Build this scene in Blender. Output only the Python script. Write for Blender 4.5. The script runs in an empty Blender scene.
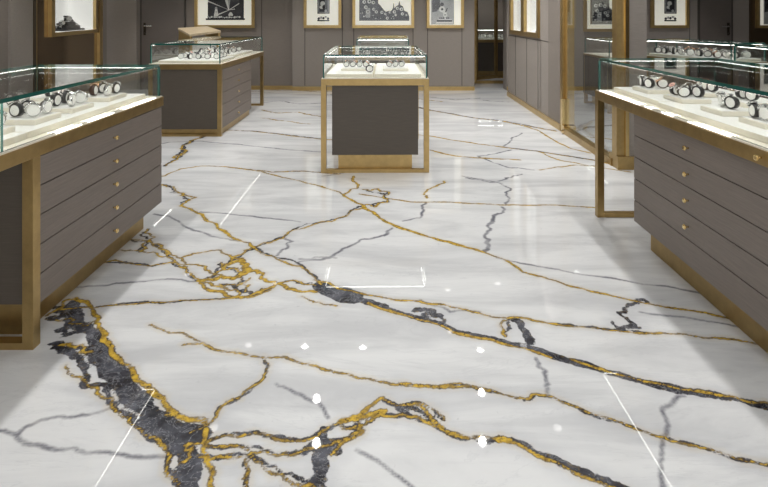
import bpy, bmesh, math, random
import numpy as np
from mathutils import Vector, Matrix
R = math.radians
S = bpy.context.scene
COL = S.collection
random.seed(7)

# ---------------------------------------------------------------- camera, world, light, exposure
FOC, HC, VX, VY = 520.0, 1.45, 386.0, 15.0
cam_d = bpy.data.cameras.new('camera')
cam = bpy.data.objects.new('camera', cam_d); COL.objects.link(cam)
cam.location = (0, 0, HC); cam.rotation_euler = (R(90), 0, 0)
cam_d.sensor_width = 36; cam_d.lens = 36 * FOC / 768
cam_d.shift_x = -(VX - 384) / 768; cam_d.shift_y = -(243.5 - VY) / 768
cam_d.clip_start = 0.05
S.camera = cam
S.view_settings.view_transform = 'Standard'; S.view_settings.look = 'None'
S.view_settings.gamma = 1; S.view_settings.exposure = 0.06
S.view_settings.use_curve_mapping = False
S.cycles.transparent_max_bounces = 40
w = bpy.data.worlds.new('world'); S.world = w; w.use_nodes = True
w.node_tree.nodes['Background'].inputs[0].default_value = (1, .97, .93, 1)
w.node_tree.nodes['Background'].inputs[1].default_value = 0.35

def area(name, loc, rot, sx, sy, power, color=(1, .96, .9)):
    d = bpy.data.lights.new(name, 'AREA'); d.shape = 'RECTANGLE'; d.size = sx; d.size_y = sy
    d.energy = power; d.color = color
    o = bpy.data.objects.new(name, d); COL.objects.link(o); o.location = loc; o.rotation_euler = rot
    return o
# unseen fill panel added behind the camera to lift the front faces
area('added_front_fill', (0, -2.3, 1.6), (R(90), 0, 0), 9.0, 2.4, 95, (.97, .98, 1))

SPOTS = []
for sy in (.4, 1.7, 3.0, 4.3, 5.6, 7.0, 8.6):
    for sx in (-1.85, 1.85): SPOTS.append((sx, sy, 49 if sy < 5 else 64))
for sx, sy in ((1.25, 6.9), (1.12, 6.1), (1.0, 5.4), (-1.09, 6.97), (-.8, 6.0), (-.31, 6.95), (-.72, 5.38), (0.1, 3.2), (-.5, 1.6), (.6, 1.6)):
    SPOTS.append((sx, sy, 24))
for sx, sy in ((-4.2, 8.6), (-3.4, 8.9), (3.3, 9.0), (4.6, 5.2), (5.4, 8.6), (4.4, 7.2), (-3.6, 5.6)):
    SPOTS.append((sx, sy, 50))
for sx, sy in ((.9, 7.3), (1.0, 8.4)): SPOTS.append((sx, sy, 62))  # two extra spots added only to brighten the right wall
SPOTS.append((2.4, 11.9, 60))  # extra spot added to lift the dark doorway
CEIL = 3.0

# ---------------------------------------------------------------- materials
def mat(name, col, rough=.5, metal=0, spec=.5, emit=None, es=0, coat=0):
    m = bpy.data.materials.new(name); m.use_nodes = True
    b = m.node_tree.nodes['Principled BSDF']
    b.inputs['Base Color'].default_value = (*col, 1); b.inputs['Roughness'].default_value = rough
    b.inputs['Metallic'].default_value = metal; b.inputs['Specular IOR Level'].default_value = spec
    if emit: b.inputs['Emission Color'].default_value = (*emit, 1); b.inputs['Emission Strength'].default_value = es
    if coat: b.inputs['Coat Weight'].default_value = coat
    return m
def nodes(m): return m.node_tree.nodes, m.node_tree.links, m.node_tree.nodes['Principled BSDF']
def grain(m, scale=(1, 1, 60), c0=(.8,) * 3, c1=(1.1,) * 3, ns=6, rough_var=0, bump=0):
    N, L, b = nodes(m); base = tuple(b.inputs['Base Color'].default_value)[:3]
    tc = N.new('ShaderNodeTexCoord'); mp = N.new('ShaderNodeMapping'); mp.inputs['Scale'].default_value = scale
    nz = N.new('ShaderNodeTexNoise'); nz.inputs['Scale'].default_value = ns; nz.inputs['Detail'].default_value = 6
    nz.inputs['Roughness'].default_value = .65
    cr = N.new('ShaderNodeValToRGB'); cr.color_ramp.elements[0].position = .3; cr.color_ramp.elements[1].position = .7
    cr.color_ramp.elements[0].color = (*[base[i] * c0[i] for i in range(3)], 1)
    cr.color_ramp.elements[1].color = (*[min(1, base[i] * c1[i]) for i in range(3)], 1)
    L.new(tc.outputs['Object'], mp.inputs[0]); L.new(mp.outputs[0], nz.inputs[0]); L.new(nz.outputs[0], cr.inputs[0])
    L.new(cr.outputs[0], b.inputs['Base Color'])
    if bump:
        bp = N.new('ShaderNodeBump'); bp.inputs['Strength'].default_value = bump; bp.inputs['Distance'].default_value = .002
        L.new(nz.outputs[0], bp.inputs['Height']); L.new(bp.outputs[0], b.inputs['Normal'])
    return m
M = {}
M['bronze'] = grain(mat('brushed_bronze', (.43, .30, .125), .30, .85), (1, 1, 1), (.85,) * 3, (1.1,) * 3, 14)
M['gold'] = grain(mat('pale_gold_metal', (.56, .40, .17), .32, .75), (1, 1, 1), (.9,) * 3, (1.1,) * 3, 10)
M['mirror_gold'] = mat('polished_gold', (.75, .55, .25), .12, 1)
M['knob'] = mat('knob_brass', (.85, .66, .33), .2, 1)
M['lam'] = grain(mat('grey_brown_laminate', (.20, .166, .143), .5), (2, 2, 70), (.84,) * 3, (1.16,) * 3, 4, bump=.1)
M['lam_end'] = grain(mat('grey_brown_laminate_end', (.092, .075, .058), .5), (2, 2, 70), (.84,) * 3, (1.16,) * 3, 4, bump=.1)
M['gap'] = mat('dark_gap', (.012, .011, .01), .8)
M['cream'] = grain(mat('cream_leatherette', (.88, .83, .71), .55), (1, 1, 1), (.97,) * 3, (1.03,) * 3, 60)
M['white'] = mat('white_velvet', (.95, .94, .90), .6)
M['wall'] = grain(mat('grey_wall_fabric', (.30, .267, .238), .75), (1, 1, 26), (.88,) * 3, (1.1,) * 3, 14, bump=.15)
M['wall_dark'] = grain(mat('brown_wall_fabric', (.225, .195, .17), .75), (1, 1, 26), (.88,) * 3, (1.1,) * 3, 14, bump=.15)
M['door'] = grain(mat('brown_door_veneer', (.135, .115, .102), .55), (1, 1, 30), (.88,) * 3, (1.1,) * 3, 10)
M['seam'] = mat('panel_seam', (.06, .052, .045), .7)
M['bronze_glass'] = mat('bronze_tinted_mirror', (.34, .25, .15), .10, .9)
M['ceiling'] = mat('ceiling_paint', (.62, .61, .60), .8)
M['black'] = mat('black_leather', (.012, .012, .013), .35)
M['brown'] = mat('brown_leather', (.06, .025, .014), .4)
M['silver'] = mat('polished_steel', (.75, .75, .74), .18, 1)
M['rose'] = mat('rose_gold_steel', (.85, .55, .38), .2, 1)
M['dial_white'] = mat('silvered_dial', (.85, .84, .80), .35)
M['dial_black'] = mat('black_dial', (.02, .02, .025), .3)
M['dial_pink'] = mat('salmon_dial', (.75, .42, .34), .35)
M['dark_iron'] = mat('dark_bronze_handle', (.05, .04, .03), .35, .8)
M['led'] = mat('led_strip', (1, 1, 1), .5, emit=(1, .97, .90), es=12)
M['glint'] = mat('added_glint_glow', (1, 1, 1), .5, emit=(1, .98, .94), es=10)  # glow of the added dashes that make the streaks on the floor
M['lamp'] = mat('lamp_diffuser', (1, 1, 1), .5, emit=(1, .97, .92), es=45)
M['lamp_dim'] = mat('shaded_lamp_diffuser', (1, 1, 1), .5, emit=(1, .97, .92), es=3)
M['lectern_top'] = grain(mat('pale_oak_top', (.62, .50, .33), .45), (1, 8, 1))
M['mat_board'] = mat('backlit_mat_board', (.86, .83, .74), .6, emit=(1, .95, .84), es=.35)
M['niche'] = mat('backlit_niche_lining', (.9, .9, .88), .6, emit=(1, .98, .95), es=.5)
M['print_dark'] = grain(mat('print_dark_grey', (.03, .03, .04), .5), (1, 1, 1), (.5,) * 3, (1.8,) * 3, 9)
M['print_black'] = mat('print_black', (.012, .012, .02), .5)
M['print_white'] = mat('print_white', (.85, .84, .82), .5)
M['print_grey'] = grain(mat('print_light_grey', (.46, .46, .47), .5), (1, 1, 1), (.8,) * 3, (1.2,) * 3, 8)
M['bronze_top'] = mat('dark_bronze_panel', (.075, .05, .028), .3, .4)

def glass_mat(name, tint, extra=0.0):
    m = bpy.data.materials.new(name); m.use_nodes = True
    N, L = m.node_tree.nodes, m.node_tree.links; N.clear()
    out = N.new('ShaderNodeOutputMaterial'); mx = N.new('ShaderNodeMixShader')
    tr = N.new('ShaderNodeBsdfTransparent'); tr.inputs[0].default_value = (*tint, 1)
    gl = N.new('ShaderNodeBsdfGlossy'); gl.inputs['Roughness'].default_value = .01
    fr = N.new('ShaderNodeFresnel'); fr.inputs[0].default_value = 1.5
    ge = N.new('ShaderNodeNewGeometry'); mr = N.new('ShaderNodeMapRange'); L.new(ge.outputs['Backfacing'], mr.inputs[0])
    mr.inputs[3].default_value = 1.5; mr.inputs[4].default_value = 1 / 1.5; L.new(mr.outputs[0], fr.inputs[0])   # the same index on both faces of a pane
    L.new(fr.outputs[0], mx.inputs[0]); L.new(tr.outputs[0], mx.inputs[1]); L.new(gl.outputs[0], mx.inputs[2])
    L.new(mx.outputs[0], out.inputs[0])
    return m
M['glass'] = glass_mat('clear_glass', (.975, .985, .98))
M['edge'] = mat('green_glass_edge', (.012, .095, .078), .12, 0, .8)
M['edge_light'] = mat('pale_glass_edge', (.10, .30, .26), .12, 0, .8)

# ---------------------------------------------------------------- builders
class MB:
    def __init__(s): s.bm = bmesh.new(); s.mats = []
    def mi(s, key):
        if key not in s.mats: s.mats.append(key)
        return s.mats.index(key)
    def box(s, x0, x1, y0, y1, z0, z1, key=None, bev=0, T=None):
        r = bmesh.ops.create_cube(s.bm, size=1)
        vs = r['verts']
        for v in vs:
            v.co = Vector((x0 + (v.co.x + .5) * (x1 - x0), y0 + (v.co.y + .5) * (y1 - y0), z0 + (v.co.z + .5) * (z1 - z0)))
        fs = set(f for v in vs for f in v.link_faces)
        if bev:
            es = list(set(e for v in vs for e in v.link_edges))
            rr = bmesh.ops.bevel(s.bm, geom=es, offset=bev, segments=2, affect='EDGES', profile=.6)
            vs = list(set(v for f in rr['faces'] for v in f.verts)); fs = set(f for v in vs for f in v.link_faces)
        if key is not None:
            i = s.mi(key)
            for f in fs: f.material_index = i
        if T is not None:
            for v in set(v for f in fs for v in f.verts): v.co = T @ v.co
        return fs
    def cone(s, c, r0, r1, h, axis='Z', seg=24, key=None, T=None, smooth=True):
        rr = bmesh.ops.create_cone(s.bm, cap_ends=True, segments=seg, radius1=r0, radius2=r1, depth=h)
        rot = {'Z': Matrix(), 'X': Matrix.Rotation(R(90), 4, 'Y'), 'Y': Matrix.Rotation(R(-90), 4, 'X')}[axis]
        m = Matrix.Translation(c) @ rot
        if T is not None: m = T @ m
        for v in rr['verts']: v.co = m @ v.co
        fs = set(f for v in rr['verts'] for f in v.link_faces)
        if key is not None:
            i = s.mi(key)
            for f in fs: f.material_index = i
        if smooth:
            for f in fs:
                if len(f.verts) == 4: f.smooth = True
        return fs
    def sphere(s, c, r, sc=(1, 1, 1), key=None, seg=16):
        rr = bmesh.ops.create_uvsphere(s.bm, u_segments=seg, v_segments=seg // 2, radius=r)
        for v in rr['verts']: v.co = Vector(c) + Vector((v.co.x * sc[0], v.co.y * sc[1], v.co.z * sc[2]))
        fs = set(f for v in rr['verts'] for f in v.link_faces)
        i = s.mi(key) if key else 0
        for f in fs: f.smooth = True; f.material_index = i
    def poly(s, pts, key=None):
        f = s.bm.faces.new([s.bm.verts.new(p) for p in pts])
        if key is not None: f.material_index = s.mi(key)
        return f
    def prism(s, pts, d, key=None):            # pts polygon, extruded by vector d
        a = [s.bm.verts.new(p) for p in pts]; b = [s.bm.verts.new(Vector(p) + Vector(d)) for p in pts]
        n = len(pts); fs = [s.bm.faces.new(a[::-1]), s.bm.faces.new(b)]
        for i in range(n): fs.append(s.bm.faces.new((a[i], a[(i + 1) % n], b[(i + 1) % n], b[i])))
        if key is not None:
            k = s.mi(key)
            for f in fs: f.material_index = k
        return fs
    def tops(s, side_key, top_key):
        a, b = s.mi(side_key), s.mi(top_key)
        for f in s.bm.faces: f.normal_update(); f.material_index = b if f.normal.z > .9 else a
        return s
    def build(s, name, key=None, parent=None):
        me = bpy.data.meshes.new(name)
        bmesh.ops.recalc_face_normals(s.bm, faces=s.bm.faces[:])
        s.bm.to_mesh(me); s.bm.free()
        for k in (s.mats or [key]): me.materials.append(M[k])
        o = bpy.data.objects.new(name, me); COL.objects.link(o)
        if parent is not None: o.parent = parent
        return o
def tag(o, label=None, cat=None, group=None, kind=None):
    if label: o['label'] = label
    if cat: o['category'] = cat
    if group: o['group'] = group
    if kind: o['kind'] = kind
    return o
def empty(name, loc, rz=0):
    o = bpy.data.objects.new(name, None); COL.objects.link(o); o.location = loc; o.rotation_euler = (0, 0, rz)
    o.empty_display_size = .1
    return o
def part(name, key, parent, *boxes, bev=0, label=None):
    m = MB()
    for b in boxes: m.box(*b, bev=bev)
    o = m.build(name, key, parent)
    if label: o['label'] = label
    return o
def copy_tree(o, parent=None):
    c = o.copy(); COL.objects.link(c); c.parent = parent
    for ch in list(o.children): copy_tree(ch, c)
    return c

# ---------------------------------------------------------------- marble floor
def fl(p):                                      # a floor point seen in the survey photo -> metres on the floor
    Y = FOC * HC / (p[1] - VY); return ((p[0] - VX) / FOC * Y, Y)
VEINS = []                                      # (kind, half width m, wobble, [points])
def V(kind, hw, pts, wob=.1, taper=False): VEINS.append((kind, hw, wob, [fl(p) for p in pts], taper))
# great black vein, lower left, with its gold edge
V('D', .026, [(74,303),(91,331),(102,356),(114,370)], .16)
V('D', .034, [(90,349),(110,368),(126,388),(146,405),(166,425),(180,436)], .06)
V('D', .032, [(130,394),(150,414),(172,432),(200,436)], .1)
V('D', .036, [(172,432),(184,446),(188,462),(191,500)], .1)
V('D', .018, [(180,440),(200,436),(205,430)], .1)
V('D', .013, [(48,318),(58,330),(70,334),(84,330)], .35)
V('D', .012, [(51,344),(64,352),(85,373),(106,390)], .2)
V('D', .010, [(51,344),(60,342),(75,348),(90,352)], .3)
V('D', .011, [(52,306),(66,312),(80,320)], .3)
V('D', .009, [(106,390),(115,404),(136,425),(162,442),(171,454),(179,487)], .12)
V('G', .010, [(76,298),(88,303),(95,315),(102,330),(111,349),(122,363),(135,376),(148,388),(158,396),(169,408),(179,417),(191,421),(207,424)], .1)
V('G', .005, [(66,365),(82,377),(97,387),(112,398),(134,425),(138,428),(160,443),(170,456),(178,482),(180,495)], .12)
V('G', .009, [(206,430),(203,448),(206,462),(210,487),(211,500)], .14)
V('G', .007, [(60,345),(72,346),(80,352),(92,352)], .3)
V('G', .006, [(46,316),(56,310),(66,300),(75,300)], .3)
V('G', .006, [(185,445),(190,457),(180,464)], .4)
# grey hair veins lower left
V('S', .006, [(-12,428),(0,431),(17,437),(25,427),(51,418),(85,415),(113,408)], .08)
V('S', .006, [(17,437),(25,444),(55,450),(85,453),(128,456),(170,456)], .06)
# branch rising from the black vein
V('B', .005, [(190,432),(208,425),(219,408),(238,398),(256,384),(266,372),(268,365),(262,357)], .12)
V('g', .0035, [(165,414),(185,416),(208,420)], .15)
V('g', .0042, [(150,325),(170,333),(183,333),(204,344),(230,352),(259,357),(285,357),(323,369),(370,379),(413,386),(456,387),(490,391)], .07)
V('g', .003, [(183,345),(200,344)], .1)
V('b', .0055, [(400,383),(438,386),(460,383),(494,391),(528,400),(534,394),(553,397),(587,412),(621,422),(662,437),(709,449),(768,464),(790,470)], .06)
# lower vein
V('B', .0075, [(190,442),(208,441),(226,434),(255,432),(285,439),(302,440),(323,429),(340,422)], .1)
V('G', .009, [(340,422),(362,414),(374,404),(383,398)], .14)
V('G', .008, [(355,420),(370,414),(385,411)], .2)
V('b', .0075, [(383,398),(404,405),(430,416),(442,427),(456,436),(468,438)], .12)
V('b', .0075, [(378,413),(400,414),(421,419),(438,427),(464,438),(498,438),(511,440)], .14)
V('D', .010, [(384,400),(396,405),(410,416)], .1)
V('B', .0135, [(498,438),(511,440),(540,454),(570,467),(596,478),(621,487),(640,494)], .06)
V('B', .006, [(204,446),(238,445),(264,450),(279,454),(298,452),(315,446),(345,438),(360,429),(358,420)], .12)
V('D', .018, [(322,436),(321,448),(322,462),(319,480),(320,500)], .25)
V('D', .012, [(305,452),(323,450),(338,452)], .3)
V('B', .0065, [(200,456),(226,456),(247,454),(264,463),(285,474),(311,483),(330,500)], .13)
V('B', .005, [(243,500),(245,487),(247,471),(244,460)], .16)
V('B', .004, [(330,455),(338,446),(352,438),(360,430)], .25)
V('s', .006, [(276,384),(302,395),(319,403),(328,418)], .06)
V('s', .009, [(357,450),(383,465),(413,488)], .05)
# main diagonal
V('G', .009, [(198,281),(208,290),(228,296),(246,297),(265,289),(279,283),(287,288),(302,292),(316,292)], .1)
V('D', .050, [(320,286),(328,291),(342,294),(352,297)], .1)
V('D', .018, [(350,298),(370,302),(385,307)], .1)
V('B', .016, [(370,302),(392,310),(418,318),(440,323),(455,331),(485,337),(511,344),(536,350),(552,356)], .05)
V('D', .0185, [(536,350),(570,361),(604,371),(630,378),(662,386),(696,392),(730,398),(768,407),(790,412)], .04)
V('G', .0065, [(570,359),(594,367),(628,377),(640,380),(662,384),(700,391),(730,396),(768,403)], .07)
V('G', .006, [(314,280),(340,289),(355,292),(375,296),(396,300),(429,304),(459,308),(492,317),(522,318),(556,324)], .07)
V('B', .0065, [(556,324),(591,327),(615,330),(645,333)], .06)
V('g', .0055, [(645,333),(683,334),(730,339),(768,346),(790,350)], .06)
V('D', .014, [(514,320),(521,326),(527,334),(530,343)], .2)
V('B', .006, [(508,320),(506,336)], .2)
V('D', .011, [(415,311),(425,309),(434,316),(444,322)], .3)
V('D', .010, [(425,320),(432,312)], .3)
V('D', .008, [(624,331),(634,325),(624,317),(618,312),(630,306),(647,302)], .25)
V('D', .006, [(612,322),(640,328)], .3)
V('s', .007, [(536,358),(546,372),(549,384),(548,396)], .2)
V('S', .006, [(684,396),(674,400),(668,425),(663,437),(661,455),(661,490)], .12)
# gold-brown line crossing the centre
V('g', .009, [(80,176),(120,172),(165,176),(180,169),(202,166),(228,167),(257,171),(287,178),(316,185),(336,191),(344,196)], .06)
V('G', .012, [(344,196),(363,205),(378,216),(396,226),(426,236),(455,244),(483,252)], .06)
V('g', .0075, [(483,252),(507,261),(523,272),(566,285),(609,295),(644,303),(695,311),(739,320),(768,326),(790,331)], .05)
V('S', .006, [(497,258),(536,266),(579,274),(622,280),(665,286),(708,295),(768,303)], .05)
V('s', .008, [(640,312),(700,320),(768,332)], .05)
V('B', .006, [(228,167),(272,172),(302,171),(340,174)], .06)
V('B', .0085, [(150,186),(165,185),(180,193),(189,200),(182,206)], .25)
V('G', .010, [(182,206),(198,213),(220,229),(239,240),(254,247)], .1)
V('B', .007, [(254,247),(276,257),(302,266),(316,277),(322,284)], .08)
V('B', .008, [(254,247),(242,255),(228,264),(212,277),(198,281)], .16)
V('B', .008, [(254,247),(272,241),(283,237),(294,229),(316,223),(346,216),(351,210),(363,206)], .14)
V('s', .006, [(285,238),(288,248),(276,256)], .3)
V('G', .016, [(205,280),(220,277),(233,279),(245,273),(246,264),(240,260),(228,265)], .25)
V('G', .009, [(246,271),(258,273),(266,281),(279,284)], .25)
V('B', .006, [(220,284),(240,292),(255,296),(262,288)], .25)
V('B', .0065, [(128,239),(150,241),(169,257),(187,272),(198,281)], .12)
V('g', .006, [(100,250),(121,250),(147,253),(163,257)], .12)
V('g', .006, [(183,257),(198,253),(220,250),(243,258)], .12)
V('B', .007, [(60,309),(80,307),(102,306),(147,302),(191,300),(228,298),(254,296),(272,288)], .06)
V('S', .006, [(60,288),(80,287),(117,283),(154,280),(183,280),(198,281)], .08)
V('S', .006, [(154,214),(169,216),(191,229),(220,238),(239,241)], .05)
V('s', .004, [(200,212),(220,213),(265,218),(300,222)], .05)
V('s', .006, [(296,263),(315,257),(336,258)], .1)
V('g', .006, [(302,296),(316,302),(336,306)], .1)
V('B', .006, [(148,229),(150,240),(140,252)], .2)
V('g', .005, [(150,240),(165,250),(185,262),(205,268),(222,275)], .15)
V('B', .005, [(100,262),(125,262),(150,266),(170,262),(185,268)], .12)
V('g', .005, [(198,281),(215,286),(235,284),(250,278)], .2)
V('B', .005, [(222,262),(232,268),(240,276),(236,286),(246,292)], .25)
V('B', .006, [(279,284),(292,280),(305,284),(316,285)], .15)
V('g', .005, [(56,320),(70,318),(84,326),(92,322)], .3)
V('D', .006, [(60,338),(74,326),(90,322)], .3)
V('B', .004, [(340,422),(352,428),(365,424),(375,412)], .2)
V('B', .004, [(404,405),(416,402),(432,408),(444,420)], .15)
V('s', .005, [(420,300),(450,312),(480,312)], .1)
# centre right
V('S', .010, [(392,228),(378,237),(355,244),(337,253),(328,258),(300,259)], .14)
V('g', .010, [(354,176),(358,186),(344,196)], .2)
V('B', .008, [(363,189),(389,192),(384,197),(389,202),(374,207),(363,205)], .22)
V('g', .006, [(359,194),(411,202),(448,202),(507,205),(555,205),(600,208)], .03)
V('g', .008, [(427,198),(429,189),(444,181)], .2)
V('s', .008, [(426,202),(420,218),(403,221)], .1)
V('S', .012, [(485,252),(485,235),(492,222),(503,211),(502,207)], .18)
V('s', .009, [(506,204),(511,189),(500,183),(466,178)], .14)
V('s', .009, [(498,181),(522,174)], .2)
# far floor
V('B', .018, [(400,104),(430,110),(447,113),(469,117),(503,121),(534,127),(556,131)], .06)
V('g', .012, [(503,121),(537,130),(550,138),(569,148),(590,153)], .06)
V('g', .014, [(410,134),(430,136),(441,138),(478,144),(503,147)], .05)
V('B', .016, [(503,147),(537,151),(562,155),(594,160),(616,165),(650,170)], .05)
V('g', .010, [(537,151),(556,159),(591,166),(630,172)], .05)
V('g', .009, [(540,170),(556,167),(575,165),(600,166)], .06)
V('S', .012, [(511,150),(494,154),(478,156),(494,163),(512,168),(534,170)], .1)
V('s', .010, [(462,176),(481,179),(503,184)], .08)
V('s', .014, [(503,147),(512,140),(522,133)], .1)
V('S', .014, [(480,100),(490,101),(509,102)], .06)
V('B', .018, [(563,134),(575,131),(588,127),(603,126),(625,124)], .1)
V('g', .012, [(575,136),(600,138),(625,141)], .1)
V('B', .020, [(216,131),(206,136),(192,141),(184,146),(186,152),(176,158)], .18)
V('B', .014, [(216,131),(223,130),(252,131),(280,134),(322,139),(336,140)], .05)
V('s', .012, [(150,146),(170,142),(201,141),(235,144),(280,149),(322,152)], .05)
V('B', .014, [(165,166),(178,156),(186,150)], .16)
V('g', .014, [(262,118),(285,121),(310,124)], .08)
V('S', .016, [(255,103),(280,101),(300,104),(322,103)], .08)
V('g', .016, [(262,110),(280,113),(298,112),(322,117)], .1)
V('s', .016, [(430,97),(455,100),(480,98)], .08)
V('g', .014, [(430,150),(455,156),(480,158),(520,160)], .06)
V('s', .010, [(322,176),(345,172),(362,166),(372,160)], .1)
# the stone goes on beyond what the photograph shows
rv = random.Random(3)
for k in range(46):
    x, y = rv.uniform(-6.5, 7.5), rv.uniform(-2, 12); a = rv.uniform(-.7, .5) + (math.pi if rv.random() < .5 else 0)
    ux, uy = VX + x / max(y, .1) * FOC, VY + FOC * HC / max(y, .1)
    pts = [(x, y)]
    for q in range(rv.randint(4, 9)):
        a += rv.uniform(-.35, .35); x += math.cos(a) * .4; y += math.sin(a) * .4; pts.append((x, y))
    vis = any(p[1] > 1.4 and -40 < VX + p[0] / p[1] * FOC < 810 and p[1] < 8.0 for p in pts)
    if vis: continue
    VEINS.append((rv.choice('BgSsGD'), rv.uniform(.004, .014), .12, pts, True))

def frac(pts, wob, rng, step=.012):
    out = [Vector(p) for p in pts]
    # smooth once (keeps ends)
    while True:
        nxt = [out[0]]; big = False
        for a, b in zip(out, out[1:]):
            d = b - a; l = d.length
            if l > step:
                big = True
                nxt.append((a + b) / 2 + Vector((-d.y, d.x)) * rng.gauss(0, 1) * wob * .8 * (1 if l < .25 else .35))
            nxt.append(b)
        out = nxt
        if not big: break
    return out
def make_floor():
    xs = np.concatenate([np.arange(-7, -2.7, .12), np.arange(-2.7, 2.7, .010), np.arange(2.7, 8.6, .06)])
    ys = np.concatenate([np.arange(-2.6, 1.4, .12), np.arange(1.4, 3.2, .009), np.arange(3.2, 4.2, .012), np.arange(4.2, 6.5, .018), np.arange(6.5, 10.2, .035), np.arange(10.2, 13.2, .12)])
    nx, ny = len(xs), len(ys)
    GX, GY = np.meshgrid(xs, ys)                 # ny, nx
    F = {k: np.full((ny, nx), .3, np.float32) for k in ('dark', 'gold', 'grey')}
    rng = random.Random(11)
    table = {'D': (('dark', 1.0),), 'G': (('gold', 1.0),), 'B': (('dark', .85), ('gold', .5)), 'b': (('gold', .7), ('dark', .8)),
             'g': (('gold', .85),), 'S': (('grey', .8),), 's': (('grey', .5),)}
    for kind, hw, wob, pts, tp in VEINS:
        for si, (fld, sc) in enumerate(table[kind]):
            p = frac(pts, wob, rng)
            P = np.array([(v.x, v.y) for v in p], np.float32)
            off = (-hw * .75 if kind in 'Bb' else 0) * si
            if off:
                t = np.gradient(P, axis=0); nrm = np.stack([-t[:, 1], t[:, 0]], 1); nrm /= np.maximum(np.linalg.norm(nrm, axis=1, keepdims=True), 1e-6)
                P = P + nrm * off
            CH = 24
            wr = rng.uniform(0, 6.28)
            for c in range(0, len(P) - 1, CH):
                Q = P[c:c + CH + 1]; a = Q[:-1]; b = Q[1:]
                m = .09
                i0, i1 = np.searchsorted(xs, [Q[:, 0].min() - m, Q[:, 0].max() + m]); j0, j1 = np.searchsorted(ys, [Q[:, 1].min() - m, Q[:, 1].max() + m])
                if i0 >= i1 or j0 >= j1: continue
                gx = GX[j0:j1, i0:i1, None]; gy = GY[j0:j1, i0:i1, None]
                d = b - a; L2 = np.maximum((d ** 2).sum(1), 1e-10)
                t = np.clip(((gx - a[:, 0]) * d[:, 0] + (gy - a[:, 1]) * d[:, 1]) / L2, 0, 1)
                dist = np.sqrt((gx - a[:, 0] - t * d[:, 0]) ** 2 + (gy - a[:, 1] - t * d[:, 1]) ** 2)
                idx = (c + np.arange(len(a))) * .11 + wr
                hwv = max(hw * sc, .0042 + .0012 * max(0, float(P[0, 1]) - 2)) * (1 + .22 * np.sin(idx) + .16 * np.sin(idx * 2.7 + 1))
                val = (dist - hwv).min(axis=2)
                sub = F[fld][j0:j1, i0:i1]; np.minimum(sub, val, out=sub)
    verts = np.zeros((ny * nx, 3), np.float32); verts[:, 0] = GX.ravel(); verts[:, 1] = GY.ravel()
    idx = np.arange(ny * nx).reshape(ny, nx)
    q = np.stack([idx[:-1, :-1], idx[:-1, 1:], idx[1:, 1:], idx[1:, :-1]], -1).reshape(-1, 4)
    me = bpy.data.meshes.new('floor')
    me.vertices.add(len(verts)); me.vertices.foreach_set('co', verts.ravel())
    me.loops.add(q.size); me.loops.foreach_set('vertex_index', q.ravel().astype(np.int32))
    me.polygons.add(len(q)); me.polygons.foreach_set('loop_start', np.arange(0, q.size, 4, dtype=np.int32))
    me.update(calc_edges=True)
    for k, v in F.items():
        at = me.attributes.new('vein_' + k, 'FLOAT', 'POINT'); at.data.foreach_set('value', v.ravel())
    # slab underside so that the floor is a solid
    m = bpy.data.materials.new('white_marble'); m.use_nodes = True; N, L, b = nodes(m)
    def nz(scale, detail, rough=.6, vec=None, dist=0):
        n = N.new('ShaderNodeTexNoise'); n.inputs['Scale'].default_value = scale; n.inputs['Detail'].default_value = detail
        n.inputs['Roughness'].default_value = rough; n.inputs['Distortion'].default_value = dist
        L.new(vec or tc.outputs['Object'], n.inputs[0]); return n.outputs[0]
    def mth(op, a, c=None, c2=None):
        n = N.new('ShaderNodeMath'); n.operation = op
        for i, v in enumerate((a, c, c2)):
            if v is None: continue
            if isinstance(v, (int, float)): n.inputs[i].default_value = v
            else: L.new(v, n.inputs[i])
        return n.outputs[0]
    def rng_(v, a, bb, lo=0, hi=1):
        n = N.new('ShaderNodeMapRange'); n.interpolation_type = 'SMOOTHSTEP'; L.new(v, n.inputs[0])
        n.inputs[1].default_value = a; n.inputs[2].default_value = bb; n.inputs[3].default_value = lo; n.inputs[4].default_value = hi; return n.outputs[0]
    def mix(fac, a, c):
        n = N.new('ShaderNodeMix'); n.data_type = 'RGBA'
        if isinstance(fac, float): n.inputs[0].default_value = fac
        else: L.new(fac, n.inputs[0])
        for i, v in ((6, a), (7, c)):
            if isinstance(v, tuple): n.inputs[i].default_value = (*v, 1)
            else: L.new(v, n.inputs[i])
        return n.outputs[2]
    tc = N.new('ShaderNodeTexCoord')
    mp = N.new('ShaderNodeMapping'); mp.inputs['Rotation'].default_value = (0, 0, R(38)); mp.inputs['Scale'].default_value = (.55, 2.6, 1); L.new(tc.outputs['Object'], mp.inputs[0])
    def attr(n_):
        a = N.new('ShaderNodeAttribute'); a.attribute_name = n_; return a.outputs['Fac']
    dk, gd, gy = attr('vein_dark'), attr('vein_gold'), attr('vein_grey')
    fine = mth('SUBTRACT', nz(70, 5, .7), .5); med = mth('SUBTRACT', nz(16, 4, .65), .5)
    cloud = nz(1.6, 6, .6, mp.outputs[0], .6); cl2 = nz(5, 7, .7, mp.outputs[0], 1.0)
    base = mix(rng_(cloud, .38, .68), (.74, .75, .755), (.56, .57, .585))
    base = mix(mth('MULTIPLY', rng_(cl2, .5, .78), .45), base, (.56, .565, .585))
    # faint grey hair lines of the stone
    hair = mth('ABSOLUTE', mth('SUBTRACT', nz(2.3, 8, .62, mp.outputs[0], .9), .5))
    base = mix(mth('MULTIPLY', rng_(hair, .0, .012, 1, 0), .16), base, (.40, .41, .44))
    speck = rng_(nz(26, 3, .5), .70, .76)
    base = mix(mth('MULTIPLY', speck, .35), base, (.42, .43, .46))
    # halo round the veins
    halo = mth('MULTIPLY', rng_(mth('ADD', dk, mth('MULTIPLY', med, .06)), 0, .075, 1, 0), .32)
    base = mix(halo, base, (.47, .48, .51))
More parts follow.
